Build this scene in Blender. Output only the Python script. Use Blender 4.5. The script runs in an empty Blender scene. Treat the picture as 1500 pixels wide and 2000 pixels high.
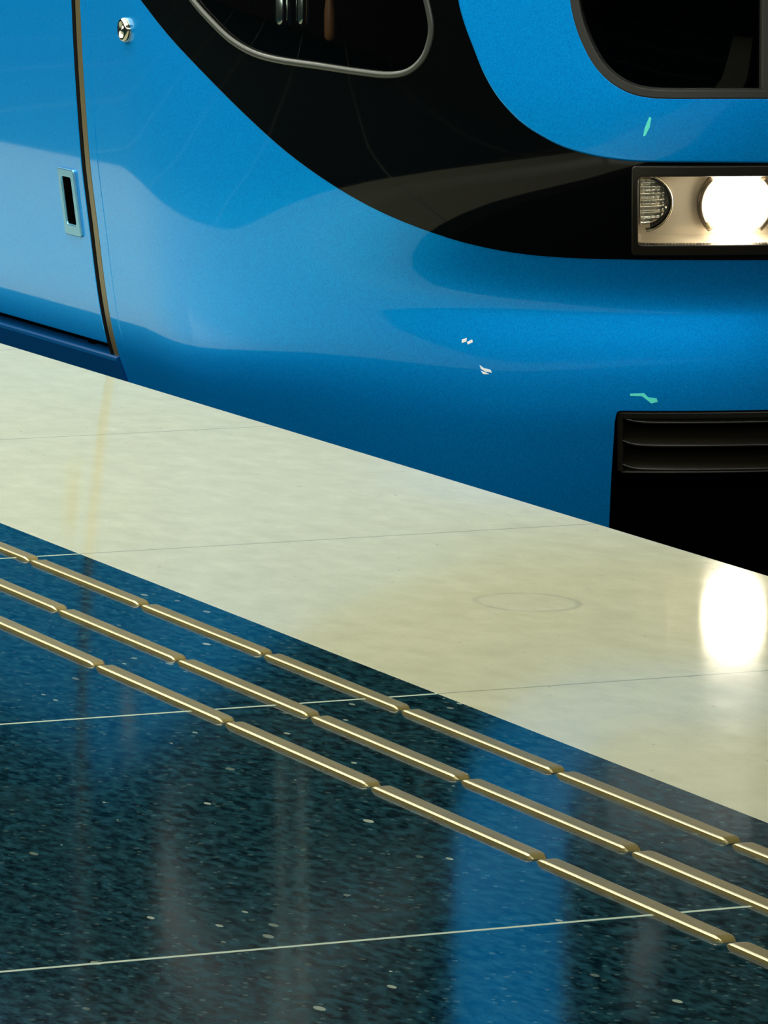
import bpy, bmesh, math, random
import numpy as np
from mathutils import Vector, Matrix
from mathutils.geometry import delaunay_2d_cdt

random.seed(4)
sc = bpy.context.scene
COL = sc.collection
PI = math.pi

# ------------------------------------------------------------------ camera
F_PX, CX, CY = 11290.0, 750.0, 1000.0          # focal length in pixels of the 1500x2000 frame
YAW, PITCH = math.radians(22.691887736), math.radians(7.807284605)
CAM = np.array([-4.82770556, 0.0, 1.6])
FWD = np.array([math.sin(YAW) * math.cos(PITCH), math.cos(YAW) * math.cos(PITCH), -math.sin(PITCH)])
RGT = np.array([math.cos(YAW), -math.sin(YAW), 0.0])
UPV = np.cross(RGT, FWD)
cd = bpy.data.cameras.new('camera')
cam = bpy.data.objects.new('camera', cd)
COL.objects.link(cam)
cd.sensor_fit = 'AUTO'
cd.sensor_width = 36.0
cd.lens = F_PX * 36.0 / 2000.0
cd.clip_start = 0.05
cd.clip_end = 200
cam.matrix_world = Matrix(((RGT[0], UPV[0], -FWD[0], CAM[0]),
                           (RGT[1], UPV[1], -FWD[1], CAM[1]),
                           (RGT[2], UPV[2], -FWD[2], CAM[2]),
                           (0, 0, 0, 1)))
sc.camera = cam

# ------------------------------------------------------------------ world and exposure
w = bpy.data.worlds.new('world')
sc.world = w
w.use_nodes = True
w.node_tree.nodes['Background'].inputs[0].default_value = (0.05, 0.10, 0.12, 1)
w.node_tree.nodes['Background'].inputs[1].default_value = 0.10
sc.view_settings.view_transform = 'Standard'
sc.view_settings.look = 'None'
sc.view_settings.exposure = 0.0
sc.view_settings.gamma = 1.0
sc.view_settings.use_curve_mapping = False
sc.cycles.use_denoising = True
sc.cycles.sample_clamp_indirect = 6.0
sc.cycles.max_bounces = 8

LUM_POWER = 60.0       # emission of the ceiling luminaires
LUM_COL = (1.0, 1.0, 0.90)
HEAD_POWER = 30.0      # emission of the lit headlamp
HEAD_COL = (1.0, 0.90, 0.74)




def area_light(name, loc, look, sx, sy, power, col):
    ld = bpy.data.lights.new(name, 'AREA')
    ld.shape = 'RECTANGLE'
    ld.size, ld.size_y = sx, sy
    ld.energy = power
    ld.color = col
    o = bpy.data.objects.new(name, ld)
    COL.objects.link(o)
    o.location = loc
    o.rotation_euler = (Vector(look) - Vector(loc)).to_track_quat('-Z', 'Y').to_euler()
    return o


# added unseen fill lights: over the platform, along the left wall, behind camera
area_light('ceiling_fill_light', (-3.6, 16.5, 4.55), (-3.6, 16.5, 0), 7.0, 13.0, 1180, (1.0, 1.0, .84))
area_light('side_fill_light', (-8.9, 11.0, 3.9), (-1.5, 11.0, 1.6), 28.0, 1.2, 800, (.95, 1.0, .88))
area_light('end_fill_light', (-3.0, -3.8, 4.1), (-2.5, 8, 1.6), 11.5, .9, 420, (.92, 1.0, .92))


# ------------------------------------------------------------------ materials
def mat(name, base=(.5, .5, .5), rough=.5, metal=0.0, coat=0.0, coat_rough=.03, coat_ior=1.5, spec=.5, emit=None, es=0.0):
    m = bpy.data.materials.new(name)
    m.use_nodes = True
    b = m.node_tree.nodes['Principled BSDF']
    b.inputs['Base Color'].default_value = (*base, 1)
    b.inputs['Roughness'].default_value = rough
    b.inputs['Metallic'].default_value = metal
    b.inputs['Coat Weight'].default_value = coat
    b.inputs['Coat Roughness'].default_value = coat_rough
    b.inputs['Coat IOR'].default_value = coat_ior
    b.inputs['Specular IOR Level'].default_value = spec
    if emit:
        b.inputs['Emission Color'].default_value = (*emit, 1)
        b.inputs['Emission Strength'].default_value = es
    return m


class NT:
    def __init__(s, m):
        s.m = m
        s.t = m.node_tree
        s.b = s.t.nodes['Principled BSDF']

    def n(s, typ, **kw):
        nd = s.t.nodes.new(typ)
        for k, v in kw.items():
            if k.startswith('i_'):
                nd.inputs[k[2:].replace('_', ' ')].default_value = v
            else:
                setattr(nd, k, v)
        return nd

    def l(s, a, b):
        s.t.links.new(a, b)

    def math(s, op, a, b=None, c=None):
        nd = s.n('ShaderNodeMath', operation=op)
        for i, v in enumerate((a, b, c)):
            if v is None:
                continue
            if isinstance(v, (int, float)):
                nd.inputs[i].default_value = v
            else:
                s.l(v, nd.inputs[i])
        return nd.outputs[0]

    def mix(s, f, a, b):
        nd = s.n('ShaderNodeMix', data_type='RGBA')
        for idx, v in ((0, f), (6, a), (7, b)):
            if isinstance(v, (int, float)):
                nd.inputs[idx].default_value = v
            elif isinstance(v, tuple):
                nd.inputs[idx].default_value = (*v, 1)
            else:
                s.l(v, nd.inputs[idx])
        return nd.outputs[2]

    def coords(s):
        tc = s.n('ShaderNodeTexCoord')
        sx = s.n('ShaderNodeSeparateXYZ')
        s.l(tc.outputs['Object'], sx.inputs[0])
        return tc.outputs['Object'], sx.outputs

    def noise(s, vec, scale, detail=2, rough=.5):
        nd = s.n('ShaderNodeTexNoise')
        nd.inputs['Scale'].default_value = scale
        nd.inputs['Detail'].default_value = detail
        nd.inputs['Roughness'].default_value = rough
        s.l(vec, nd.inputs['Vector'])
        return nd.outputs[0]

    def vor(s, vec, scale, feature='F1', rnd=1.0):
        nd = s.n('ShaderNodeTexVoronoi', feature=feature)
        nd.inputs['Scale'].default_value = scale
        nd.inputs['Randomness'].default_value = rnd
        s.l(vec, nd.inputs['Vector'])
        return nd

    def scaled(s, vec, v):
        nd = s.n('ShaderNodeMapping')
        nd.inputs['Scale'].default_value = v
        s.l(vec, nd.inputs['Vector'])
        return nd.outputs[0]

    def ramp(s, fac, a, b):
        nd = s.n('ShaderNodeMapRange')
        nd.inputs[1].default_value = a
        nd.inputs[2].default_value = b
        s.l(fac, nd.inputs[0])
        return nd.outputs[0]

    def bump(s, h, strength, dist, inp='Normal'):
        nd = s.n('ShaderNodeBump')
        nd.inputs['Strength'].default_value = strength
        nd.inputs['Distance'].default_value = dist
        s.l(h, nd.inputs['Height'])
        s.l(nd.outputs[0], s.b.inputs[inp])
        return nd


# glossy blue train paint with a fine metallic flake
def paint_mat():
    m = mat('blue_paint', (0.0, .17, .50), rough=.40, coat=1.0, coat_rough=.05, coat_ior=1.31, spec=.3)
    t = NT(m)
    v, _ = t.coords()
    f = t.noise(v, 420, 2, .7)
    c = t.mix(t.ramp(f, .36, .64), (.0, .225, .74), (.0, .370, .95))
    t.l(c, t.b.inputs['Base Color'])
    t.b.inputs['Specular Tint'].default_value = (.20, .90, .95, 1)
    t.b.inputs['Metallic'].default_value = .62
    return m


M_PAINT = paint_mat()
M_MASK = mat('black_gloss', (.0015, .0018, .002), rough=.05, spec=.5)
M_MASK.node_tree.nodes['Principled BSDF'].inputs['IOR'].default_value = 1.30
M_RUBBER = mat('black_rubber', (.010, .010, .009), rough=.45, spec=.4)
M_GASKET = mat('grey_gasket', (.035, .038, .032), rough=.32, spec=.6)
M_GASKET2 = mat('dark_gasket', (.022, .021, .018), rough=.4, spec=.5)
M_BRONZE = mat('bronze_seal', (.10, .08, .035), rough=.35, metal=.2)
M_CHROME = mat('chrome', (.42, .40, .33), rough=.12, metal=1.0)
M_DKCHROME = mat('dark_chrome', (.12, .10, .07), rough=.2, metal=.8)
M_SEAL = mat('matt_rubber', (.004, .004, .004), rough=.9, spec=.02)
M_GRILLE = mat('grille_black', (.013, .011, .007), rough=.30, spec=.5)
M_VOID = mat('deep_black', (.001, .001, .001), rough=.9, spec=.0)
M_HANDLE = mat('handle_metal', (.14, .40, .62), rough=.25, metal=.7)
M_SILL = mat('sill_blue', (.001, .050, .17), rough=.22, spec=.5)
M_REFLECT = mat('lamp_reflector', (.42, .37, .28), rough=.25, metal=.35)
M_LAMP = mat('lit_headlamp', (1, 1, 1), rough=.3, emit=HEAD_COL, es=HEAD_POWER)
M_CLEAR = mat('ribbed_lens', (.62, .60, .50), rough=.12, metal=.75, coat=1.0)


def glass_mat(name, tint, refl_boost=1.0, rough=.01):
    m = bpy.data.materials.new(name)
    m.use_nodes = True
    nt = m.node_tree
    nt.nodes.remove(nt.nodes['Principled BSDF'])
    out = nt.nodes['Material Output']
    tr = nt.nodes.new('ShaderNodeBsdfTransparent')
    tr.inputs[0].default_value = (*tint, 1)
    gl = nt.nodes.new('ShaderNodeBsdfGlossy')
    gl.inputs['Roughness'].default_value = rough
    fr = nt.nodes.new('ShaderNodeFresnel')
    fr.inputs[0].default_value = 1.5
    mx = nt.nodes.new('ShaderNodeMixShader')
    nt.links.new(fr.outputs[0], mx.inputs[0])
    nt.links.new(tr.outputs[0], mx.inputs[1])
    nt.links.new(gl.outputs[0], mx.inputs[2])
    nt.links.new(mx.outputs[0], out.inputs[0])
    return m


M_GLASS = glass_mat('tinted_glass', (.16, .17, .17))
M_GLASS_SIDE = glass_mat('side_glass', (.62, .66, .64))
M_LENS = glass_mat('clear_lens', (.97, .97, .95))

JOINT0, JPITCH = 6.930, 1.7565      # cross joints of the paving, measured along the platform


def joint_mask(t, y, half, soft):
    q = t.math('SUBTRACT', y, JOINT0 - JPITCH / 2)
    q = t.math('MODULO', t.math('ADD', q, JPITCH * 20), JPITCH)
    d = t.math('ABSOLUTE', t.math('SUBTRACT', q, JPITCH / 2))
    nd = t.n('ShaderNodeMapRange')
    nd.inputs[1].default_value = half - soft
    nd.inputs[2].default_value = half + soft
    nd.inputs[3].default_value = 1
    nd.inputs[4].default_value = 0
    t.l(d, nd.inputs[0])
    return nd.outputs[0]


def dark_stone():
    m = mat('dark_granite', (.01, .02, .025), rough=.09, spec=.5)
    m.node_tree.nodes['Principled BSDF'].inputs['IOR'].default_value = 1.10
    t = NT(m)
    v, (x, y, z) = t.coords()
    n1 = t.noise(t.scaled(v, (1, .4, 1)), 60, 6, .72)
    n2 = t.noise(v, 6, 3, .5)
    c = t.mix(t.ramp(n1, .42, .66), (.0008, .006, .009), (.011, .058, .075))
    c = t.mix(t.math('MULTIPLY', t.ramp(n2, .45, .7), .35), c, (.012, .034, .040))
    # scattered pale chips
    vd = t.vor(t.scaled(v, (1.0, .45, 1)), 30)
    rnd = t.n('ShaderNodeSeparateColor')
    t.l(vd.outputs['Color'], rnd.inputs[0])
    thr = t.math('MULTIPLY', t.math('POWER', rnd.outputs[0], 4.0), .20)
    chip = t.math('LESS_THAN', vd.outputs['Distance'], thr)
    c = t.mix(t.math('MULTIPLY', chip, t.math('MULTIPLY', rnd.outputs[1], .8)), c, (.36, .42, .33))
    vd2 = t.vor(t.scaled(v, (1.0, .7, 1)), 70)
    rnd2 = t.n('ShaderNodeSeparateColor')
    t.l(vd2.outputs['Color'], rnd2.inputs[0])
    chip2 = t.math('LESS_THAN', vd2.outputs['Distance'], t.math('MULTIPLY', t.math('POWER', rnd2.outputs[2], 4.0), .30))
    c = t.mix(t.math('MULTIPLY', chip2, .32), c, (.10, .16, .14))
    j = joint_mask(t, y, .0048, .0012)
    c = t.mix(j, c, (.40, .47, .36))
    t.l(c, t.b.inputs['Base Color'])
    r = t.math('ADD', t.math('MULTIPLY', n1, .10), .045)
    r = t.math('ADD', r, t.math('MULTIPLY', j, .4))
    t.l(r, t.b.inputs['Roughness'])
    t.bump(t.noise(v, 38, 4, .6), .10, .0006)
    return m


def pale_stone():
    m = mat('pale_terrazzo', (.6, .6, .4), rough=.16, spec=.5)
    m.node_tree.nodes['Principled BSDF'].inputs['IOR'].default_value = 1.09
    t = NT(m)
    v, (x, y, z) = t.coords()
    n1 = t.noise(t.scaled(v, (1, .5, 1)), 16, 5, .6)
    n2 = t.noise(v, 2.2, 3, .5)
    n3 = t.noise(t.scaled(v, (1, .45, 1)), 110, 3, .6)
    c = t.mix(t.ramp(n1, .30, .72), (.445, .445, .315), (.525, .52, .375))
    c = t.mix(t.math('MULTIPLY', t.ramp(n2, .40, .7), .35), c, (.46, .465, .32))
    c = t.mix(t.math('MULTIPLY', t.ramp(n3, .56, .70), .30), c, (.36, .40, .28))
    # dark flecks
    vd = t.vor(t.scaled(v, (1.0, .42, 1)), 34)
    rnd = t.n('ShaderNodeSeparateColor')
    t.l(vd.outputs['Color'], rnd.inputs[0])
    fl = t.math('LESS_THAN', vd.outputs['Distance'], t.math('MULTIPLY', t.math('POWER', rnd.outputs[1], 3.0), .11))
    c = t.mix(t.math('MULTIPLY', fl, .38), c, (.13, .15, .13))
    # old ring shaped stain
    dx = t.math('SUBTRACT', x, STAIN[0])
    dy = t.math('SUBTRACT', y, STAIN[1])
    rr = t.math('SQRT', t.math('ADD', t.math('POWER', t.math('DIVIDE', dx, STAIN[2]), 2.0), t.math('POWER', t.math('DIVIDE', dy, STAIN[3]), 2.0)))
    rr = t.math('ADD', rr, t.math('MULTIPLY', t.math('SUBTRACT', t.noise(v, 14, 2), .5), .22))
    ring = t.math('SUBTRACT', 1.0, t.ramp(t.math('ABSOLUTE', t.math('SUBTRACT', rr, 1.0)), .02, .10))
    ring = t.math('MULTIPLY', ring, t.ramp(t.noise(v, 9, 2), .38, .60))
    c = t.mix(t.math('MULTIPLY', ring, .45), c, (.24, .27, .24))
    inner = t.math('MULTIPLY', t.math('LESS_THAN', rr, 1.0), .16)
    c = t.mix(inner, c, (.42, .45, .36))
    j = joint_mask(t, y, .0030, .0016)
    c = t.mix(t.math('MULTIPLY', j, .72), c, (.13, .17, .14))
    t.l(c, t.b.inputs['Base Color'])
    r = t.math('ADD', t.math('MULTIPLY', n1, .06), .05)
    t.l(r, t.b.inputs['Roughness'])
    t.bump(n1, .06, .0005)
    return m


def on_floor(px, py, z=0.0):
    v = FWD + RGT * (px - CX) / F_PX - UPV * (py - CY) / F_PX
    k = (z - CAM[2]) / v[2]
    return CAM + k * v


_s = on_floor(1030, 1176)
STAIN = (float(_s[0]), float(_s[1]), .088, .115)


# ------------------------------------------------------------------ object helpers
def tag(o, label, cat, group=None):
    o['label'] = label
    o['category'] = cat
    if group:
        o['group'] = group


def struct(o):
    o['kind'] = 'structure'
    return o


def mesh_obj(name, vs, fs, m, parent=None, smooth=True, normals=None, label=None):
    me = bpy.data.meshes.new(name)
    me.from_pydata([tuple(map(float, v)) for v in vs], [], [tuple(map(int, f)) for f in fs])
    me.update()
    if smooth:
        me.polygons.foreach_set('use_smooth', [True] * len(me.polygons))
    me.materials.append(m)
    if normals is not None:
        me.normals_split_custom_set_from_vertices([tuple(map(float, n)) for n in normals])
    o = bpy.data.objects.new(name, me)
    COL.objects.link(o)
    if parent:
        o.parent = parent
    if label:
        o['label'] = label
    return o


def box(name, a, b, m, parent=None, bevel=0.0):
    bm = bmesh.new()
    bmesh.ops.create_cube(bm, size=1)
    for v in bm.verts:
        for i in range(3):
            v.co[i] = a[i] if v.co[i] < 0 else b[i]
    if bevel:
        bmesh.ops.bevel(bm, geom=bm.edges[:], offset=bevel, segments=3, affect='EDGES', profile=.7)
    me = bpy.data.meshes.new(name)
    bm.to_mesh(me)
    bm.free()
    me.materials.append(m)
    o = bpy.data.objects.new(name, me)
    COL.objects.link(o)
    if parent:
        o.parent = parent
    return o


# ------------------------------------------------------------------ the setting: platform, track, walls, ceiling
EDGE_W = 1.10
M_DARK = dark_stone()
M_PALE = pale_stone()
M_CONC = mat('concrete', (.06, .065, .06), rough=.8)
M_TRACK = mat('track_bed', (.012, .012, .011), rough=.9)
M_TUNNEL = mat('tunnel_wall', (.03, .035, .035), rough=.8)
M_CEIL = mat('ceiling_panels', (.05, .06, .06), rough=.8)
struct(box('floor', (-9, -4, -.12), (-EDGE_W, 26, 0), M_DARK))
struct(box('trim_1', (-EDGE_W, -4, -.12), (0, 26, 0), M_PALE, bevel=.002))
struct(box('wall_platform', (-.35, -4, -1.15), (-.06, 26, -.12), M_CONC))
struct(box('floor_track', (-.35, -4, -1.30), (4.6, 26, -1.15), M_TRACK))
struct(box('wall_right', (4.2, -4, -1.15), (4.6, 26, 4.6), M_TUNNEL))
struct(box('wall_left', (-9.3, -4, 0), (-9, 26, 4.6), M_TUNNEL))
struct(box('ceiling', (-9.3, -4, 4.6), (4.6, 26, 4.8), M_CEIL))

# ------------------------------------------------------------------ train nose surface
# plan curve: straight side, arc, flatter front; u = length along it, u=0 where the side starts to curve
XS, YSTART, XC = 0.060, 13.45, 1.510


def build_plan(R, y0):
    ds = .002
    th, x, y, s = 0.0, XS, y0, 0.0
    P = [(s, x, y, th)]
    while x < XC and s < 6:
        if s < .20:
            k = (s / .20) / R
        elif th < math.radians(63):
            k = 1 / R
        else:
            k = K2[0]
        th = min(th + k * ds, PI / 2)
        x += math.sin(th) * ds
        y -= math.cos(th) * ds
        s += ds
        P.append((s, x, y, th))
    return np.array(P)


K2 = [.8]
TX, TY = .93, 12.06           # the front beside the headlight
best = None
for R in np.arange(.9, 1.7, .02):
    P = build_plan(R, YSTART)
    # slide along y so the curve passes TY at TX
    y_at = np.interp(TX, P[:, 1], P[:, 2])
    y0 = YSTART + (TY - y_at)
    e = abs(y0 - 13.46)
    if best is None or e < best[0]:
        best = (e, R, y0)
_, R_NOSE, YSTART = best
# curvature of the front that brings the heading to 90 degrees at the centre
for _ in range(12):
    P = build_plan(R_NOSE, YSTART)
    i63 = int(np.argmax(P[:, 3] >= math.radians(63)))
    K2[0] = (PI / 2 - math.radians(63)) / max(P[-1, 0] - P[i63, 0], .05)
PLAN = build_plan(R_NOSE, YSTART)
PLAN[-1, 3] = PI / 2
UC = float(PLAN[-1, 0])

SIDE_Z = [-.80, -.30, -.06, .02, .12, .34, .52, .90, 1.4, 2.0, 2.4, 2.7, 2.95, 3.1]
SIDE_I = [.30, .21, .122, .094, .072, .043, .022, 0., -.01, .01, .05, .14, .36, .75]
FRNT_Z = [-.80, -.40, -.10, .0, .08, .15, .20, .24, .29, .35, .41, .47, .53, .60, .75, 1.02, 1.6, 2.2, 2.7, 2.95, 3.1]
FRNT_I = [.31, .20, .115, .097, .094, .097, .101, .104, .096, .076, .052, .030, .014, .005, .0, .0, .06, .20, .42, .60, .80]


def pchip(xs, ys):
    """smooth monotone interpolation, tabulated"""
    xs, ys = np.array(xs, float), np.array(ys, float)
    h = np.diff(xs)
    d = np.diff(ys) / h
    m = np.zeros(len(xs))
    for i in range(1, len(xs) - 1):
        if d[i - 1] * d[i] > 0:
            w1, w2 = 2 * h[i] + h[i - 1], h[i] + 2 * h[i - 1]
            m[i] = (w1 + w2) / (w1 / d[i - 1] + w2 / d[i])
    m[0], m[-1] = d[0], d[-1]
    g = np.linspace(xs[0], xs[-1], 1600)
    k = np.clip(np.searchsorted(xs, g) - 1, 0, len(xs) - 2)
    t = (g - xs[k]) / h[k]
    v = ((2 * t**3 - 3 * t**2 + 1) * ys[k] + (t**3 - 2 * t**2 + t) * h[k] * m[k]
         + (-2 * t**3 + 3 * t**2) * ys[k + 1] + (t**3 - t**2) * h[k] * m[k + 1])
    ker = np.hanning(41)
    ker /= ker.sum()
    vp = np.pad(v, 20, mode='edge')
    return g, np.convolve(vp, ker, mode='valid')


SG, SV = pchip(SIDE_Z, SIDE_I)
FG, FV = pchip(FRNT_Z, FRNT_I)


def surf_pts(u, z):
    """points of the body skin, arrays in, (n,3) out"""
    u = np.atleast_1d(np.asarray(u, float))
    z = np.atleast_1d(np.asarray(z, float))
    mir = u > UC
    uu = np.where(mir, 2 * UC - u, u)
    un = np.clip(uu, 0, UC)
    x = np.interp(un, PLAN[:, 0], PLAN[:, 1])
    y = np.interp(un, PLAN[:, 0], PLAN[:, 2])
    th = np.interp(un, PLAN[:, 0], PLAN[:, 3])
    y = np.where(uu < 0, YSTART - uu, y)
    wgt = np.clip((th - .30) / .65, 0, 1)
    wgt = wgt * wgt * (3 - 2 * wgt)
    ins = (1 - wgt) * np.interp(z, SG, SV) + wgt * np.interp(z, FG, FV)
    nx, ny = np.cos(th), np.sin(th)         # inward
    x = x + nx * ins
    y = y + ny * ins
    x = np.where(mir, 2 * XC - x, x)
    return np.stack([x, y, z], 1)


def surf_n(u, z):
    e = .0025
    u = np.atleast_1d(np.asarray(u, float))
    z = np.atleast_1d(np.asarray(z, float))
    du = surf_pts(u + e, z) - surf_pts(u - e, z)
    dz = surf_pts(u, z + e) - surf_pts(u, z - e)
    n = np.cross(du, dz)
    n /= np.linalg.norm(n, axis=1)[:, None]
    return n


def M3(u, z, d=0.0):
    return surf_pts(u, z) + surf_n(u, z) * np.atleast_1d(d)[:, None]


def project(P):
    q = P - CAM
    k = q @ FWD
    return np.stack([CX + F_PX * (q @ RGT) / k, CY - F_PX * (q @ UPV) / k], 1)


_gu, _gz = np.meshgrid(np.linspace(-2.5, UC + .6, 240), np.linspace(-.7, 2.6, 200))
_gu, _gz = _gu.ravel(), _gz.ravel()
_gp = project(surf_pts(_gu, _gz))


def uv(px, py):
    """photo pixel -> place (u, z) on the body skin"""
    i = int(np.argmin((_gp[:, 0] - px)**2 + (_gp[:, 1] - py)**2))
    a = np.array([_gu[i], _gz[i]])
    for _ in range(14):
        p0 = project(surf_pts(a[0], a[1]))[0]
        pu = project(surf_pts(a[0] + 1e-4, a[1]))[0]
        pz = project(surf_pts(a[0], a[1] + 1e-4))[0]
        J = np.array([(pu - p0) / 1e-4, (pz - p0) / 1e-4]).T
        st = np.linalg.solve(J, np.array([px, py]) - p0)
        st = np.clip(st, -.1, .1)
        a = a + st
    return (float(a[0]), float(a[1]))


def spline(pts, n=8):
    """Catmull-Rom through open list"""
    P = [np.array(p, float) for p in pts]
    P = [2 * P[0] - P[1]] + P + [2 * P[-1] - P[-2]]
    out = []
    for i in range(1, len(P) - 2):
        for k in range(n):
            t = k / n
            a, b, c, d = P[i - 1], P[i], P[i + 1], P[i + 2]
            out.append(.5 * (2 * b + (c - a) * t + (2 * a - 5 * b + 4 * c - d) * t * t + (3 * b - a - 3 * c + d) * t**3))
    out.append(P[-2])
    return [tuple(p) for p in out]


def resample(loop, step=.012):
    L = [np.array(p) for p in loop]
    out = []
    for i in range(len(L)):
        a, b = L[i], L[(i + 1) % len(L)]
        d = np.linalg.norm(b - a)
        n = max(1, int(round(d / step)))
        for k in range(n):
            out.append(tuple(a + (b - a) * k / n))
    return out


def area(loop):
    a = np.array(loop)
    b = np.roll(a, -1, 0)
    return .5 * float(np.sum(a[:, 0] * b[:, 1] - b[:, 0] * a[:, 1]))


def ccw(loop):
    return loop if area(loop) > 0 else loop[::-1]


def shrink(loop, r):
    """loop (ccw) moved inwards by r (negative r: outwards)"""
    a = np.array(ccw(loop))
    e = np.roll(a, -1, 0) - a
    e /= np.maximum(np.linalg.norm(e, axis=1), 1e-9)[:, None]
    ep = np.roll(e, 1, 0)
    n = np.stack([-e[:, 1] - ep[:, 1], e[:, 0] + ep[:, 0]], 1)
    ln = np.maximum(np.linalg.norm(n, axis=1), .6)
    n = n / ln[:, None]
    c = np.clip(np.sum(n * np.stack([-e[:, 1], e[:, 0]], 1), 1), .7, 1)
    return [tuple(p) for p in a + n * (r / c)[:, None]]


def inside(pts, loop):
    x, y = pts[:, 0], pts[:, 1]
    a = np.array(loop)
    b = np.roll(a, -1, 0)
    r = np.zeros(len(pts), bool)
    for (x1, y1), (x2, y2) in zip(a, b):
        if y1 == y2:
            continue
        c = ((y1 > y) != (y2 > y))
        xi = (x2 - x1) * (y - y1) / (y2 - y1) + x1
        r ^= c & (x < xi)
    return r


def patch(name, outer, holes, d, thick, m, parent, edge=.003, grid=.03, disp=None, label=None, step=.012, skip_outer_rim=False):
    """a piece of body skin between outline and holes, lifted d off the skin, with a rounded rim of its own thickness"""
    outer = ccw(resample(outer, step))
    holes = [ccw(resample(h, step)) for h in holes]
    loops = [shrink(outer, edge)] + [shrink(h, -edge) for h in holes]
    rims = [outer] + holes
    V2, E2 = [], []
    for lp in loops:
        k = len(V2)
        V2 += lp
        E2 += [(k + i, k + (i + 1) % len(lp)) for i in range(len(lp))]
    nb = len(V2)
    A = np.array(loops[0])
    lo, hi = A.min(0), A.max(0)
    gx, gz = np.meshgrid(np.arange(lo[0] + grid / 2, hi[0], grid), np.arange(lo[1] + grid / 2, hi[1], grid))
    G = np.stack([gx.ravel(), gz.ravel()], 1)
    keep = inside(G, loops[0])
    for h in loops[1:]:
        keep &= ~inside(G, h)
    B = np.array(V2)
    G = G[keep]
    if len(G):
        dmin = np.full(len(G), 9.)
        for i in range(0, len(B), 400):
            dmin = np.minimum(dmin, np.sqrt(((G[:, None, :] - B[None, i:i + 400, :])**2).sum(2)).min(1))
        G = G[dmin > min(grid, step) * .55]
    V2 = [Vector(p) for p in V2] + [Vector(p) for p in G]
    vo, eo, fo, _, _, _ = delaunay_2d_cdt(V2, E2, [], 0, 1e-7)
    P = np.array([tuple(v) for v in vo])
    T = np.array([f for f in fo if len(f) == 3])
    cen = P[T].mean(1)
    ok = inside(cen, loops[0])
    for h in loops[1:]:
        ok &= ~inside(cen, h)
    T = T[ok]
    a2 = (P[T[:, 1], 0] - P[T[:, 0], 0]) * (P[T[:, 2], 1] - P[T[:, 0], 1]) - (P[T[:, 1], 1] - P[T[:, 0], 1]) * (P[T[:, 2], 0] - P[T[:, 0], 0])
    T = T[np.abs(a2) > 1e-12]
    a2 = a2[np.abs(a2) > 1e-12]
    T[a2 < 0] = T[a2 < 0][:, ::-1]
    dd = np.full(len(P), float(d))
    if disp is not None:
        dd = dd + disp(P[:, 0], P[:, 1])
    vs = list(M3(P[:, 0], P[:, 1], dd))
    ns = list(surf_n(P[:, 0], P[:, 1]))
    fs = [tuple(t) for t in T]
    for li, (lp, rm) in enumerate(zip(loops, rims)):
        a, r = np.array(lp), np.array(rm)
        if len(a) != len(r):
            continue
        n0 = surf_n(a[:, 0], a[:, 1])
        d0 = np.full(len(a), float(d))
        if disp is not None:
            d0 = d0 + disp(a[:, 0], a[:, 1])
        p0 = M3(a[:, 0], a[:, 1], d0)
        pm = M3(.3 * a[:, 0] + .7 * r[:, 0], .3 * a[:, 1] + .7 * r[:, 1], d0 - edge * .3)
        p1 = M3(r[:, 0], r[:, 1], d0 - edge)
        p2 = M3(r[:, 0], r[:, 1], d0 - max(thick, edge + .001))
        side = p1 - p0
        side -= n0 * np.sum(side * n0, 1)[:, None]
        side /= np.maximum(np.linalg.norm(side, axis=1), 1e-9)[:, None]
        nm = n0 * .71 + side * .71
        rings = [(p0, n0), (pm, nm), (p1, side), (p2, side)]
        base = len(vs)
        k = len(a)
        for p, n in rings:
            vs += list(p)
            ns += list(n)
        flip = li > 0
        for j in range(3):
            for i in range(k):
                i2 = (i + 1) % k
                q = (base + j * k + i, base + (j + 1) * k + i, base + (j + 1) * k + i2, base + j * k + i2)
                fs.append(q[::-1] if flip else q)
    return mesh_obj(name, vs, fs, m, parent, normals=None if disp is not None else ns, label=label)


def tube_on(name, loop, d, r, m, parent, closed=True, rd=None, sides=10, label=None):
    """a rounded bead following a line on the skin (r across, rd outwards)"""
    rd = rd or r
    a = np.array(loop)
    c = M3(a[:, 0], a[:, 1], d)
    n = surf_n(a[:, 0], a[:, 1])
    tg = (np.roll(c, -1, 0) - np.roll(c, 1, 0)) if closed else np.gradient(c, axis=0)
    tg /= np.maximum(np.linalg.norm(tg, axis=1), 1e-9)[:, None]
    b = np.cross(tg, n)
    vs, fs = [], []
    k = len(a)
    for i in range(k):
        for j in range(sides):
            t = 2 * PI * j / sides
            vs.append(c[i] + b[i] * r * math.cos(t) + n[i] * rd * math.sin(t))
    for i in range(k if closed else k - 1):
        i2 = (i + 1) % k
        for j in range(sides):
            j2 = (j + 1) % sides
            fs.append((i * sides + j, i * sides + j2, i2 * sides + j2, i2 * sides + j))
    if not closed:
        fs.append(tuple(range(sides))[::-1])
        fs.append(tuple((k - 1) * sides + j for j in range(sides)))
    return mesh_obj(name, vs, fs, m, parent, label=label)


def rnd_rect(u0, z0, u1, z1, r, n=6):
    out = []
    for cx_, cz_, a0 in ((u1 - r, z1 - r, 0), (u0 + r, z1 - r, 90), (u0 + r, z0 + r, 180), (u1 - r, z0 + r, 270)):
        for k in range(n + 1):
            a = math.radians(a0 + 90 * k / n)
            out.append((cx_ + r * math.cos(a), cz_ + r * math.sin(a)))
    return out


def mirrored(half):
    """half outline from the top of the left side to the bottom centre -> closed symmetric outline"""
    h = [p for p in half if p[0] < UC - .004]
    return h + [(2 * UC - a, b) for a, b in h[::-1]]


def px_line(pts, n=5):
    return [uv(*p) for p in spline(pts, n)]


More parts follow.
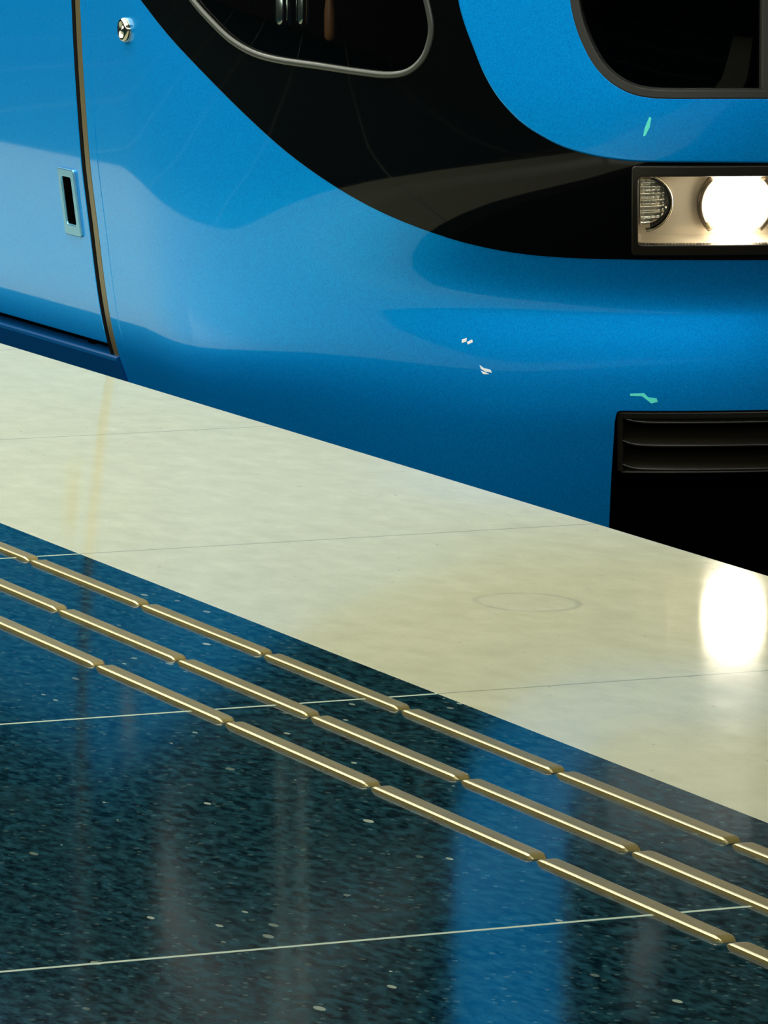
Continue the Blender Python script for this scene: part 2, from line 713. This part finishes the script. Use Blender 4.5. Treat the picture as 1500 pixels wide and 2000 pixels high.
train = bpy.data.objects.new('metro_train', None)
COL.objects.link(train)
train.location = (0, 0, 0)
tag(train, 'blue metro train with rounded nose, black window mask and lit headlamp, standing at the platform', 'train')

# ---- outlines read on the photo, placed on the skin
ZT = 2.25
_b0 = uv(183.5, -92)
mask_half = px_line([(222, -68), (248, -34), (275, 0), (330, 70), (400, 145), (480, 225), (560, 297), (640, 355),
                     (720, 402), (800, 438), (900, 472), (1000, 493), (1100, 503), (1230, 507), (1360, 508), (1500, 508)], 4)
U_EDGE = uv(190, 300)[0] + .004
mask_half = [(U_EDGE, ZT), (U_EDGE, mask_half[0][1] + .045), (U_EDGE + .03, mask_half[0][1] + .040)] + mask_half
zb = mask_half[-1][1]
mask_half += [(UC - .05, zb)]
mask_loop = mirrored(mask_half)

panel_half = px_line([(893, -60), (895, 0), (908, 50), (925, 95), (943, 140), (965, 180), (990, 212), (1022, 243), (1060, 268), (1100, 288),
                      (1150, 303), (1200, 312), (1260, 317), (1380, 318), (1500, 319)], 4)
panel_half = [(panel_half[0][0] - .03, 2.12), (panel_half[0][0] - .02, 1.6), (panel_half[0][0] - .01, 1.3)] + panel_half
panel_half += [(UC - .05, panel_half[-1][1])]
panel_loop = mirrored(panel_half)

ws_half = px_line([(1111, -40), (1113, 0), (1122, 45), (1138, 88), (1160, 128), (1190, 160), (1225, 181), (1262, 191), (1310, 194), (1400, 194), (1500, 194)], 4)
ws_half = [(ws_half[0][0] - .01, 1.95), (ws_half[0][0] - .01, 1.3)] + ws_half
ws_half += [(UC - .05, ws_half[-1][1])]
ws_loop = mirrored(ws_half)

sw_loop = px_line([(300, -130), (330, -62), (372, 0), (408, 42), (450, 82), (495, 108), (545, 122), (620, 133), (700, 145), (760, 151), (800, 143), (828, 118),
                   (842, 85), (846, 50), (838, 5), (826, -40), (812, -90)], 5)
sw_loop = [(sw_loop[0][0] - .02, 1.25), (sw_loop[0][0] - .02, 1.75)] + [(sw_loop[-1][0] - .05, 1.75), (sw_loop[-1][0], 1.25)] + sw_loop[::-1]
sw_mirror = [(2 * UC - a, b) for a, b in sw_loop]

hl = [uv(1247, 345), uv(1247, 477), uv(1500, 477)]
HU0, HZ1, HZ0 = hl[0][0], hl[0][1], hl[1][1]
LAMP_U, LAMP_Z = uv(1444, 409)
HU1 = LAMP_U + (LAMP_U - HU0) * .80

HU1 = min(HU1, UC - .06)
hl_loop = rnd_rect(HU0, HZ0, HU1, HZ1, .010)
hl_mirror = [(2 * UC - a, b) for a, b in hl_loop]

gr_tl = uv(1203, 803)
gr_low = uv(1190, 1030)
gr_half = [(gr_low[0] - .03, -.75), (gr_low[0] - .005, gr_low[1] - .06), gr_low, uv(1192, 980), uv(1195, 920), uv(1199, 860), uv(1201, 825),
           (gr_tl[0] + .001, gr_tl[1] - .010), (gr_tl[0] + .004, gr_tl[1] - .003), (gr_tl[0] + .012, gr_tl[1]), (UC - .05, gr_tl[1])]
gr_loop = mirrored(gr_half)

# door side
Y3 = 300
U_LINE, U_G1, U_G0, U_D = uv(190, Y3)[0], uv(173, Y3)[0], uv(163, Y3)[0], uv(156.5, Y3)[0]
DOOR_BACK = U_D - .98
DOOR_Z0, DOOR_Z1 = .030, 2.15

BACK = -7.0
ZB, ZTOP = -.75, 3.05
door_hole = [(DOOR_BACK, -.10), (U_G1, -.10), (U_G1, -.098), (U_LINE, -.098), (U_LINE, DOOR_Z1 + .03), (DOOR_BACK, DOOR_Z1 + .03)]
shell_outer = [(BACK, ZB), (2 * UC - BACK, ZB), (2 * UC - BACK, ZTOP), (BACK, ZTOP)]
gr_hole = [(a, b) for a, b in gr_loop if b > -.7]
gr_hole = [(gr_hole[0][0], -.72)] + gr_hole + [(gr_hole[-1][0], -.72)]
body = patch('body_shell', shell_outer, [shrink(resample(mask_loop, .012), .006), door_hole, gr_hole], 0.0, .02, M_PAINT, train, edge=.002, grid=.035)
# roof
rp = []
us = np.concatenate([np.linspace(BACK, 0, 10), np.linspace(.05, 2 * UC - .05, 60), np.linspace(2 * UC, 2 * UC - BACK, 10)])
rim = surf_pts(us, np.full(len(us), ZTOP - .001))
top = rim.copy()
top[:, 0] = XC + (rim[:, 0] - XC) * .3
top[:, 1] = np.maximum(rim[:, 1] + .5, rim[:, 1])
top[:, 2] = 3.22
k = len(us)
mesh_obj('roof', list(rim) + list(top), [(i, i + 1, k + i + 1, k + i) for i in range(k - 1)] + [tuple(range(k, 2 * k))], mat('roof_grey', (.05, .055, .06), rough=.6), train)

# ---- black mask with its windows, blue front panel
mask = patch('window_mask', mask_loop, [shrink(resample(panel_loop, .012), .006), shrink(resample(hl_loop, .008), -.005), shrink(resample(hl_mirror, .008), -.005), shrink(resample(sw_loop, .012), .004), shrink(resample(sw_mirror, .012), .004)],
             .0015, .02, M_MASK, train, edge=.0015, grid=.03, label='glossy black mask around the cab windows')
panel = patch('front_panel', panel_loop, [shrink(resample(ws_loop, .012), .006)], .006, .02, M_PAINT, train, edge=.006, grid=.03, label='raised blue panel framing the windscreen')

# windscreen: gasket, three panes, two pillars
PIL = uv(1486, 150)[0]
PIL2 = PIL + .034
gi = shrink(resample(ws_loop, .012), .024)
wsc = patch('windscreen', ws_loop, [], -.018, .02, M_GLASS, train, edge=.002, grid=.03, label='black windscreen')
patch('windscreen_gasket', ws_loop, [gi], .008, .03, M_GASKET2, wsc, edge=.005, grid=.03)
zlo, zhi = ws_half[-1][1], 1.95
for a in (PIL, 2 * UC - PIL2):  # pillars beside the centre pane
    patch('pillar', [(a, zlo + .018), (a + .034, zlo + .018), (a + .034, zhi - .02), (a, zhi - .02)], [], .006, .03, M_GASKET2, wsc, edge=.004, grid=.03)

for lp, nm in ((sw_loop, 'left'), (sw_mirror, 'right')):
    sw = patch('side_window', lp, [], -.006, .015, M_GLASS_SIDE, train, edge=.002, grid=.03, label='curved dark cab side window')
    sm = resample(lp, .01)
    tube_on('window_gasket', shrink(sm, .005), -.001, .0085, M_GASKET, sw, rd=.0065, sides=12, label='grey rubber window seal')

# ---- headlight clusters
def headlight(mir):
    f = (lambda a: 2 * UC - a) if mir else (lambda a: a)
    lp = [(f(a), b) for a, b in hl_loop]
    root = patch('headlight', shrink(resample(lp, .008), -.004), [], -.050, .01, M_REFLECT, train, edge=.002, grid=.012, label='rectangular headlamp cluster with one lit round lamp')
    walls = resample(lp, .008)
    a = np.array(ccw(walls))
    p0, p1 = M3(a[:, 0], a[:, 1], .002), M3(a[:, 0], a[:, 1], -.052)
    k = len(a)
    mesh_obj('housing', list(p0) + list(p1), [(i, (i + 1) % k, k + (i + 1) % k, k + i) for i in range(k)], M_REFLECT, root)
    u0, u1 = min(f(HU0), f(HU1)), max(f(HU0), f(HU1))
    bo = rnd_rect(u0 - .016, HZ0 - .026, u1 + .016, HZ1 + .026, .010)
    patch('bezel', bo, [lp], .0055, .012, M_GRILLE, root, edge=.0035, grid=.02, step=.006, label='black frame around the lamps')
    # lit lamp: shallow dome in a bowl ring
    lu, lz = f(LAMP_U), LAMP_Z
    R = .076
    vs, fs = [], []
    nr, na = 10, 48
    for i in range(nr + 1):
        ph = (PI / 2) * i / nr
        r, h = R * math.sin(ph), .034 * math.cos(ph)
        for j in range(na):
            t = 2 * PI * j / na
            uu, zz = lu + r * math.cos(t), lz + r * math.sin(t)
            zz = min(max(zz, HZ0 + .001), HZ1 - .001)
            vs.append(M3(uu, zz, -.030 + h)[0])
    for i in range(nr):
        for j in range(na):
            j2 = (j + 1) % na
            fs.append((i * na + j, (i + 1) * na + j, (i + 1) * na + j2, i * na + j2))
    mesh_obj('lamp', vs, fs, M_LAMP, root, label='lit round white headlamp')
    def arc(cu, cz, r, lim=None):
        pts = []
        for j in range(120):
            t = 2 * PI * j / 120
            p = (cu + r * math.cos(t), cz + r * math.sin(t))
            if HZ0 + .004 < p[1] < HZ1 - .004 and u0 + .004 < p[0] < u1 - .004:
                pts.append(p)
        return pts
    # ring of the lamp bowl, visible left and right of the glare
    for sgn in (-1, 1):
        pts = [(lu + sgn * (R + .012) * math.cos(t), lz + (R + .012) * math.sin(t)) for t in np.linspace(-.80, .80, 30)]
        pts = [p for p in pts if HZ0 + .004 < p[1] < HZ1 - .004 and u0 + .004 < p[0] < u1 - .004]
        if len(pts) > 4:
            tube_on('lamp_ring', pts, -.040, .009, M_DKCHROME, root, closed=False, rd=.012)
    # ribbed round lamp at the outer end, cut by the frame
    cu, cz, r = f(uv(1257, 404)[0]), uv(1257, 404)[1], .062
    disc = []
    for j in range(60):
        t = 2 * PI * j / 60
        disc.append((min(max(cu + r * math.cos(t), u0 + .004), u1 - .004), min(max(cz + r * math.sin(t), HZ0 + .004), HZ1 - .004)))
    dd, seen = [], set()
    for p in disc:
        q = (round(p[0], 4), round(p[1], 4))
        if q not in seen:
            seen.add(q)
            dd.append(p)
    rib = patch('ribbed_lamp', dd, [], -.030, .02, M_CLEAR, root, edge=.002, grid=.0025, step=.004,
                disp=lambda U, Z: .0038 * np.sin((Z - cz) * 2 * PI / .0165) + .0006 * np.sin((U - cu) * 2 * PI / .012) - ((U - cu)**2 + (Z - cz)**2) * 4, label='unlit lamp behind a ribbed lens')
    pts = [(cu + (1 if not mir else -1) * (r + .007) * math.cos(t), cz + (r + .007) * math.sin(t)) for t in np.linspace(-1.5, 1.5, 50)]
    pts = [p for p in pts if HZ0 + .002 < p[1] < HZ1 - .002 and u0 + .003 < p[0] < u1 - .003]
    tube_on('lamp_ring', pts, -.030, .0035, M_CHROME, root, closed=False, rd=.010)
    pts2 = [(cu + (1 if not mir else -1) * (r + .001) * math.cos(t), cz + (r + .001) * math.sin(t)) for t in np.linspace(-1.3, 1.3, 50)]
    pts2 = [p for p in pts2 if HZ0 + .002 < p[1] < HZ1 - .002 and u0 + .003 < p[0] < u1 - .003]
    tube_on('dark_rim', pts2, -.036, .004, M_RUBBER, root, closed=False, rd=.010)
    # small bulb socket under the glare
    q = M3(lu - (R + .008) * .80 * (1 if not mir else -1), lz - (R + .008) * .62, -.028)[0]
    bm = bmesh.new()
    bmesh.ops.create_uvsphere(bm, u_segments=16, v_segments=10, radius=.009, matrix=Matrix.Translation(Vector(q)))
    me = bpy.data.meshes.new('adjuster')
    bm.to_mesh(me)
    bm.free()
    me.polygons.foreach_set('use_smooth', [True] * len(me.polygons))
    me.materials.append(M_BRONZE)
    o = bpy.data.objects.new('adjuster', me)
    COL.objects.link(o)
    o.parent = root
    patch('cover_glass', lp, [], .001, .002, M_LENS, root, edge=.0005, grid=.03)
    return root


headlight(False)
headlight(True)

# ---- grille and coupler recess
grille = bpy.data.objects.new('front_grille', None)
COL.objects.link(grille)
grille.parent = train
gl0 = gr_tl[0]
GB = uv(1220, 930)[1]
zt = gr_tl[1]
fr_out = [(gl0 + .001, zt - .003), (gl0 + .001, GB + .004), (2 * UC - gl0 - .001, GB + .004), (2 * UC - gl0 - .001, zt - .003)]
fr_in = [(gl0 + .019, zt - .024), (gl0 + .019, GB + .009), (2 * UC - gl0 - .019, GB + .009), (2 * UC - gl0 - .019, zt - .024)]
fr_out, fr_in = ccw(fr_out), ccw(fr_in)
patch('grille_frame', fr_out, [fr_in], -.012, .05, M_GRILLE, grille, edge=.006, grid=.03)
us = np.linspace(gl0 + .012, 2 * UC - gl0 - .012, 90)
for py in (832, 878, 925):
    z0 = uv(1350, py)[1]
    # louvre blade: lower lip forward, rising backwards; ends sweep up into the frame
    lift = .016 * np.exp(-((us - us[0]) / .022)) + .016 * np.exp(-((us[-1] - us) / .022))
    prof = [(-.016, .0), (-.013, .004), (-.018, .007), (-.060, .034), (-.064, .030), (-.022, -.001)]
    vs, fs = [], []
    for d, dz in prof:
        vs += list(M3(us, z0 + dz + lift, np.full(len(us), d)))
    k = len(us)
    npf = len(prof)
    for j in range(npf):
        for i in range(k - 1):
            j2 = (j + 1) % npf
            fs.append((j * k + i, j * k + i + 1, j2 * k + i + 1, j2 * k + i))
    mesh_obj('louvre', vs, fs, M_GRILLE, grille)
patch('recess_back', [(gl0 - .05, -.74), (2 * UC - gl0 + .05, -.74), (2 * UC - gl0 + .05, zt + .03), (gl0 - .05, zt + .03)], [], -.30, .01, M_VOID, grille, edge=.002, grid=.05)
rl = resample(gr_hole, .02)
a = np.array(ccw(rl))
p0, p1 = M3(a[:, 0], a[:, 1], -.015), M3(a[:, 0], a[:, 1], -.31)
k = len(a)
mesh_obj('recess_wall', list(p0) + list(p1), [(i, (i + 1) % k, k + (i + 1) % k, k + i) for i in range(k)], M_VOID, grille)

# ---- cab door and its seals
door = patch('cab_door', [(DOOR_BACK + .01, DOOR_Z0), (U_D - .001, DOOR_Z0), (U_D - .001, DOOR_Z1), (DOOR_BACK + .01, DOOR_Z1)],
             [[(DOOR_BACK + .03, 1.0), (U_D - .008, 1.0), (U_D - .008, 2.05), (DOOR_BACK + .03, 2.05)]], -.001, .03, M_PAINT, train, edge=.004, grid=.035, label='blue cab door')
patch('door_window', [(DOOR_BACK + .025, .99), (U_D - .006, .99), (U_D - .006, 2.06), (DOOR_BACK + .025, 2.06)], [], -.010, .01, M_MASK, door, edge=.002, grid=.04)
patch('door_opening', [(DOOR_BACK - .03, -.115), (U_LINE + .01, -.115), (U_LINE + .01, DOOR_Z1 + .04), (DOOR_BACK - .03, DOOR_Z1 + .04)], [], -.035, .01, M_VOID, train, edge=.002, grid=.05)


def strip(name, u0, u1, z0, z1, d, m, parent, e, th=.02, label=None):
    return patch(name, [(u0, z0), (u1, z0), (u1, z1), (u0, z1)], [], d, th, m, parent, edge=e, grid=.03, step=.012, label=label)


strip('door_seal', U_D + .0005, U_G0, DOOR_Z0 - .118, DOOR_Z1 + .02, -.001, M_SEAL, train, .002, label='black rubber door seal')
strip('seal_strip', U_G0, U_G1, DOOR_Z0 - .118, DOOR_Z1 + .02, -.0015, M_BRONZE, train, .0045, label='dull bronze edge strip beside the door')
strip('door_post', U_G1 + .0005, U_LINE - .0035, DOOR_Z0 - .118, .995, -.001, M_PAINT, train, .003)
strip('door_post', U_G1 + .0005, U_LINE - .0035, 1.0, DOOR_Z1 + .02, -.001, M_MASK, train, .003, label='black upper part of the door post')
# threshold under the door
us = np.linspace(DOOR_BACK, U_G1 - .001, 30)
prof = [(-.03, .004), (.002, .004), (.007, .002), (.009, -.005), (.009, -.11), (-.03, -.11)]
vs, fs = [], []
for d, z in prof:
    vs += list(M3(us, np.full(len(us), z), np.full(len(us), d)))
k = len(us)
for j in range(len(prof) - 1):
    for i in range(k - 1):
        fs.append((j * k + i, (j + 1) * k + i, (j + 1) * k + i + 1, j * k + i + 1))
fs.append(tuple(j * k + k - 1 for j in range(len(prof))))
mesh_obj('door_sill', vs, fs, M_SILL, train, smooth=False, label='dark blue threshold under the cab door')

# door handle: plate with a slot
ha = [uv(*p) for p in ((118, 327), (128, 458), (160, 461), (148, 331))]
hu0, hu1 = (ha[0][0] + ha[1][0]) / 2, (ha[2][0] + ha[3][0]) / 2
hz1, hz0 = (ha[0][1] + ha[3][1]) / 2, (ha[1][1] + ha[2][1]) / 2
hpl = rnd_rect(hu0, hz0, hu1, hz1, .008)
su0, su1 = hu0 + (hu1 - hu0) * .20, hu0 + (hu1 - hu0) * .78
hsl = rnd_rect(su0, hz0 + (hz1 - hz0) * .17, su1, hz1 - (hz1 - hz0) * .13, .008)
hnd = patch('door_handle', hpl, [hsl], .006, .008, M_HANDLE, door, edge=.004, grid=.01, step=.005, label='oblong metal pull plate with a dark slot')
patch('slot', shrink(resample(hsl, .005), -.003), [], .001, .002, M_VOID, door, edge=.0005, grid=.01, step=.005)

# round lock
lu, lz = uv(247, 58)
lock_c = (lu, lz)
vs, fs = [], []
prof = [(.030, -.002), (.030, .008), (.026, .014), (.021, .015), (.017, .010), (.015, .006), (.010, .012), (.0001, .015)]
na = 40
for r, h in prof:
    for j in range(na):
        t = 2 * PI * j / na
        vs.append(M3(lu + r * math.cos(t), lz + r * math.sin(t), h)[0])
for i in range(len(prof) - 1):
    for j in range(na):
        j2 = (j + 1) % na
        fs.append((i * na + j, i * na + j2, (i + 1) * na + j2, (i + 1) * na + j))
mesh_obj('lock', vs, fs, M_CHROME, train, label='round chrome lock cylinder')

M_TURQUOISE = mat('turquoise_mark', (.12, .95, .80), rough=.5)  # turquoise of the small marks on front panel and bumper
M_GLINT = mat('painted_glint', (.95, .95, .95), rough=.5)  # white lamp highlights on the bumper, put in as coloured patches
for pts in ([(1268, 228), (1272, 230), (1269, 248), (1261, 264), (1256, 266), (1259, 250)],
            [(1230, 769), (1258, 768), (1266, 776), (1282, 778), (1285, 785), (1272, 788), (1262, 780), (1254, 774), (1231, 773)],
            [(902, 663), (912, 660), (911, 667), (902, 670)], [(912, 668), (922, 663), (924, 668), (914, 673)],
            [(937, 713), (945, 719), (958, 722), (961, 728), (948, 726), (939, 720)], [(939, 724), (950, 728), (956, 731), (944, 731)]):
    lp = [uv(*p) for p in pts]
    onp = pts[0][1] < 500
    patch('pale_mark', lp, [], .0066 if onp else .0006, .0006, M_TURQUOISE if pts[0][0] > 1000 else M_GLINT, panel if onp else body, edge=.0002, grid=.004, step=.003,
          label='small pale turquoise mark on the paint' if pts[0][0] > 1000 else 'tiny white lamp glint painted on the blue bumper')

# cab interior seen through the side window: grab pole and dark bulkhead
M_POLE = mat('polished_steel', (.80, .82, .78), rough=.16, metal=1.0)


def pole(name, px, py, rad, d, m):
    a, b = uv(px, py)
    c = M3(a, b, -d)[0]
    vs, fs = [], []
    prof = [(.0005, -.012), (.6, -.009), (.95, -.002), (1.0, .012), (1.0, .06), (.72, .085), (.70, .9)]
    n = 24
    for q, h in prof:
        for j in range(n):
            t = 2 * PI * j / n
            vs.append((c[0] + rad * q * math.cos(t), c[1] + rad * q * math.sin(t), c[2] + h))
    for i in range(len(prof) - 1):
        for j in range(n):
            j2 = (j + 1) % n
            fs.append((i * n + j, i * n + j2, (i + 1) * n + j2, (i + 1) * n + j))
    return mesh_obj(name, vs, fs, m, train, label='upright steel pole seen through the side window')


pole('grab_pole', 500, 52, .022, .09, M_POLE)
pole('grab_pole', 536, 50, .016, .10, M_POLE)
pole('grab_pole', 582, 78, .013, .12, mat('orange_pole', (.30, .12, .05), rough=.3))
box('bulkhead', (.18, 13.9, -.1), (2.84, 13.95, 2.6), M_VOID, train)

# ------------------------------------------------------------------ tactile strips
M_BRASS = mat('worn_brass', (.50, .43, .20), rough=.42, metal=.45, spec=.25)
M_BRASS_EDGE = mat('polished_brass_edge', (.46, .40, .22), rough=.30, metal=.8)
t = NT(M_BRASS)
v, _ = t.coords()
t.l(t.mix(t.noise(t.scaled(v, (1, .2, 1)), 60, 3), (.13, .10, .022), (.24, .185, .055)), t.b.inputs['Base Color'])
BAR_P, BAR_Y = .610, 7.332
BAR_L, BAR_W, BAR_H = .594, .032, .0066


def bar_mesh():
    prof = [(-.5, 0), (-.47, .70), (-.43, .88), (-.36, 1.0), (.36, 1.0), (.43, .88), (.47, .70), (.5, 0)]
    h = BAR_L / 2
    st = [(-h, .70, .0), (-h + .003, .78, .35), (-h + .009, .90, .75), (-h + .018, .98, .97), (-h + .026, 1, 1), (-h + .034, 1, 1),
          (h - .034, 1, 1), (h - .026, 1, 1), (h - .018, .98, .97), (h - .009, .90, .75), (h - .003, .78, .35), (h, .70, .0)]
    vs, fs = [], []
    for y, sw_, sh in st:
        for px, pz in prof:
            vs.append((px * BAR_W * sw_, y, pz * BAR_H * sh))
    n = len(prof)
    for i in range(len(st) - 1):
        for j in range(n - 1):
            fs.append((i * n + j, i * n + j + 1, (i + 1) * n + j + 1, (i + 1) * n + j))
    return vs, fs


bv, bf = bar_mesh()
proto = mesh_obj('tactile_strip', bv, [f[::-1] for f in bf], M_BRASS, smooth=False)
ROWS = [(-1.213, 'far row beside the pale edging'), (-1.372, 'middle row of the three'), (-1.520, 'near row on the dark tiles')]
ORD = ['first', 'second', 'third', 'fourth', 'fifth', 'sixth', 'seventh', 'eighth', 'ninth', 'tenth']
proto.data.materials.append(M_BRASS_EDGE)
for p in proto.data.polygons:
    if p.index % 7 in (1, 2, 4):
        p.material_index = 1
first = True
for rx, rname in ROWS:
    vis = []
    for k in range(-2, 7):
        y = BAR_Y + BAR_P * (k + .5)
        ends = project(np.array([[rx, y - BAR_L / 2, 0], [rx, y + BAR_L / 2, 0]]))
        if ends[:, 0].max() > 0 and ends[:, 0].min() < 1500 and ends[:, 1].min() < 2000:
            vis.append((ends[:, 0].min(), y))
    vis.sort()
    for i, (_, y) in enumerate(vis):
        o = proto if first else proto.copy()
        if not first:
            COL.objects.link(o)
        first = False
        o.location = (rx, y, 0)
        tag(o, 'brass guide strip, %s from the left in the %s' % (ORD[i], rname), 'tactile strip', 'brass tactile strips set in the dark platform tiles')

# ------------------------------------------------------------------ ceiling luminaires over the platform
M_LUM = mat('luminaire_diffuser', (1, 1, 1), emit=LUM_COL, es=LUM_POWER)
M_LUMB = mat('luminaire_body', (.3, .3, .3), rough=.4)


LAMPS = [(-1.0, 4.0), (-1.0, 7.5), (-1.0, 11.0), (-1.0, 14.5)]
LNAME = ['nearest the camera', 'just ahead of the train', 'beside the nose of the train', 'beside the cab door']


def luminaire(x, y, z, ln=1.5, wd=.16):
    e = bpy.data.objects.new('ceiling_lamp', None)
    COL.objects.link(e)
    e.location = (x, y, z)
    tag(e, 'long twin tube ceiling lamp hanging above the platform %s' % LNAME[n], 'ceiling lamp', 'ceiling lamps above the platform')
    box('lamp_housing', (-wd / 2 - .01, -ln / 2, .03), (wd / 2 + .01, ln / 2, .10), M_LUMB, e)
    for s in (-1, 1):
        box('diffuser', (s * wd * .28 - .02, -ln / 2 + .02, 0), (s * wd * .28 + .02, ln / 2 - .02, .03), M_LUM, e)
    for s in (-1, 1):
        box('hanger', (-.01, s * ln * .35 - .01, .10), (.01, s * ln * .35 + .01, 4.62 - z), M_LUMB, e)


for n, (x, y) in enumerate(LAMPS):
    luminaire(x, y, 3.5)
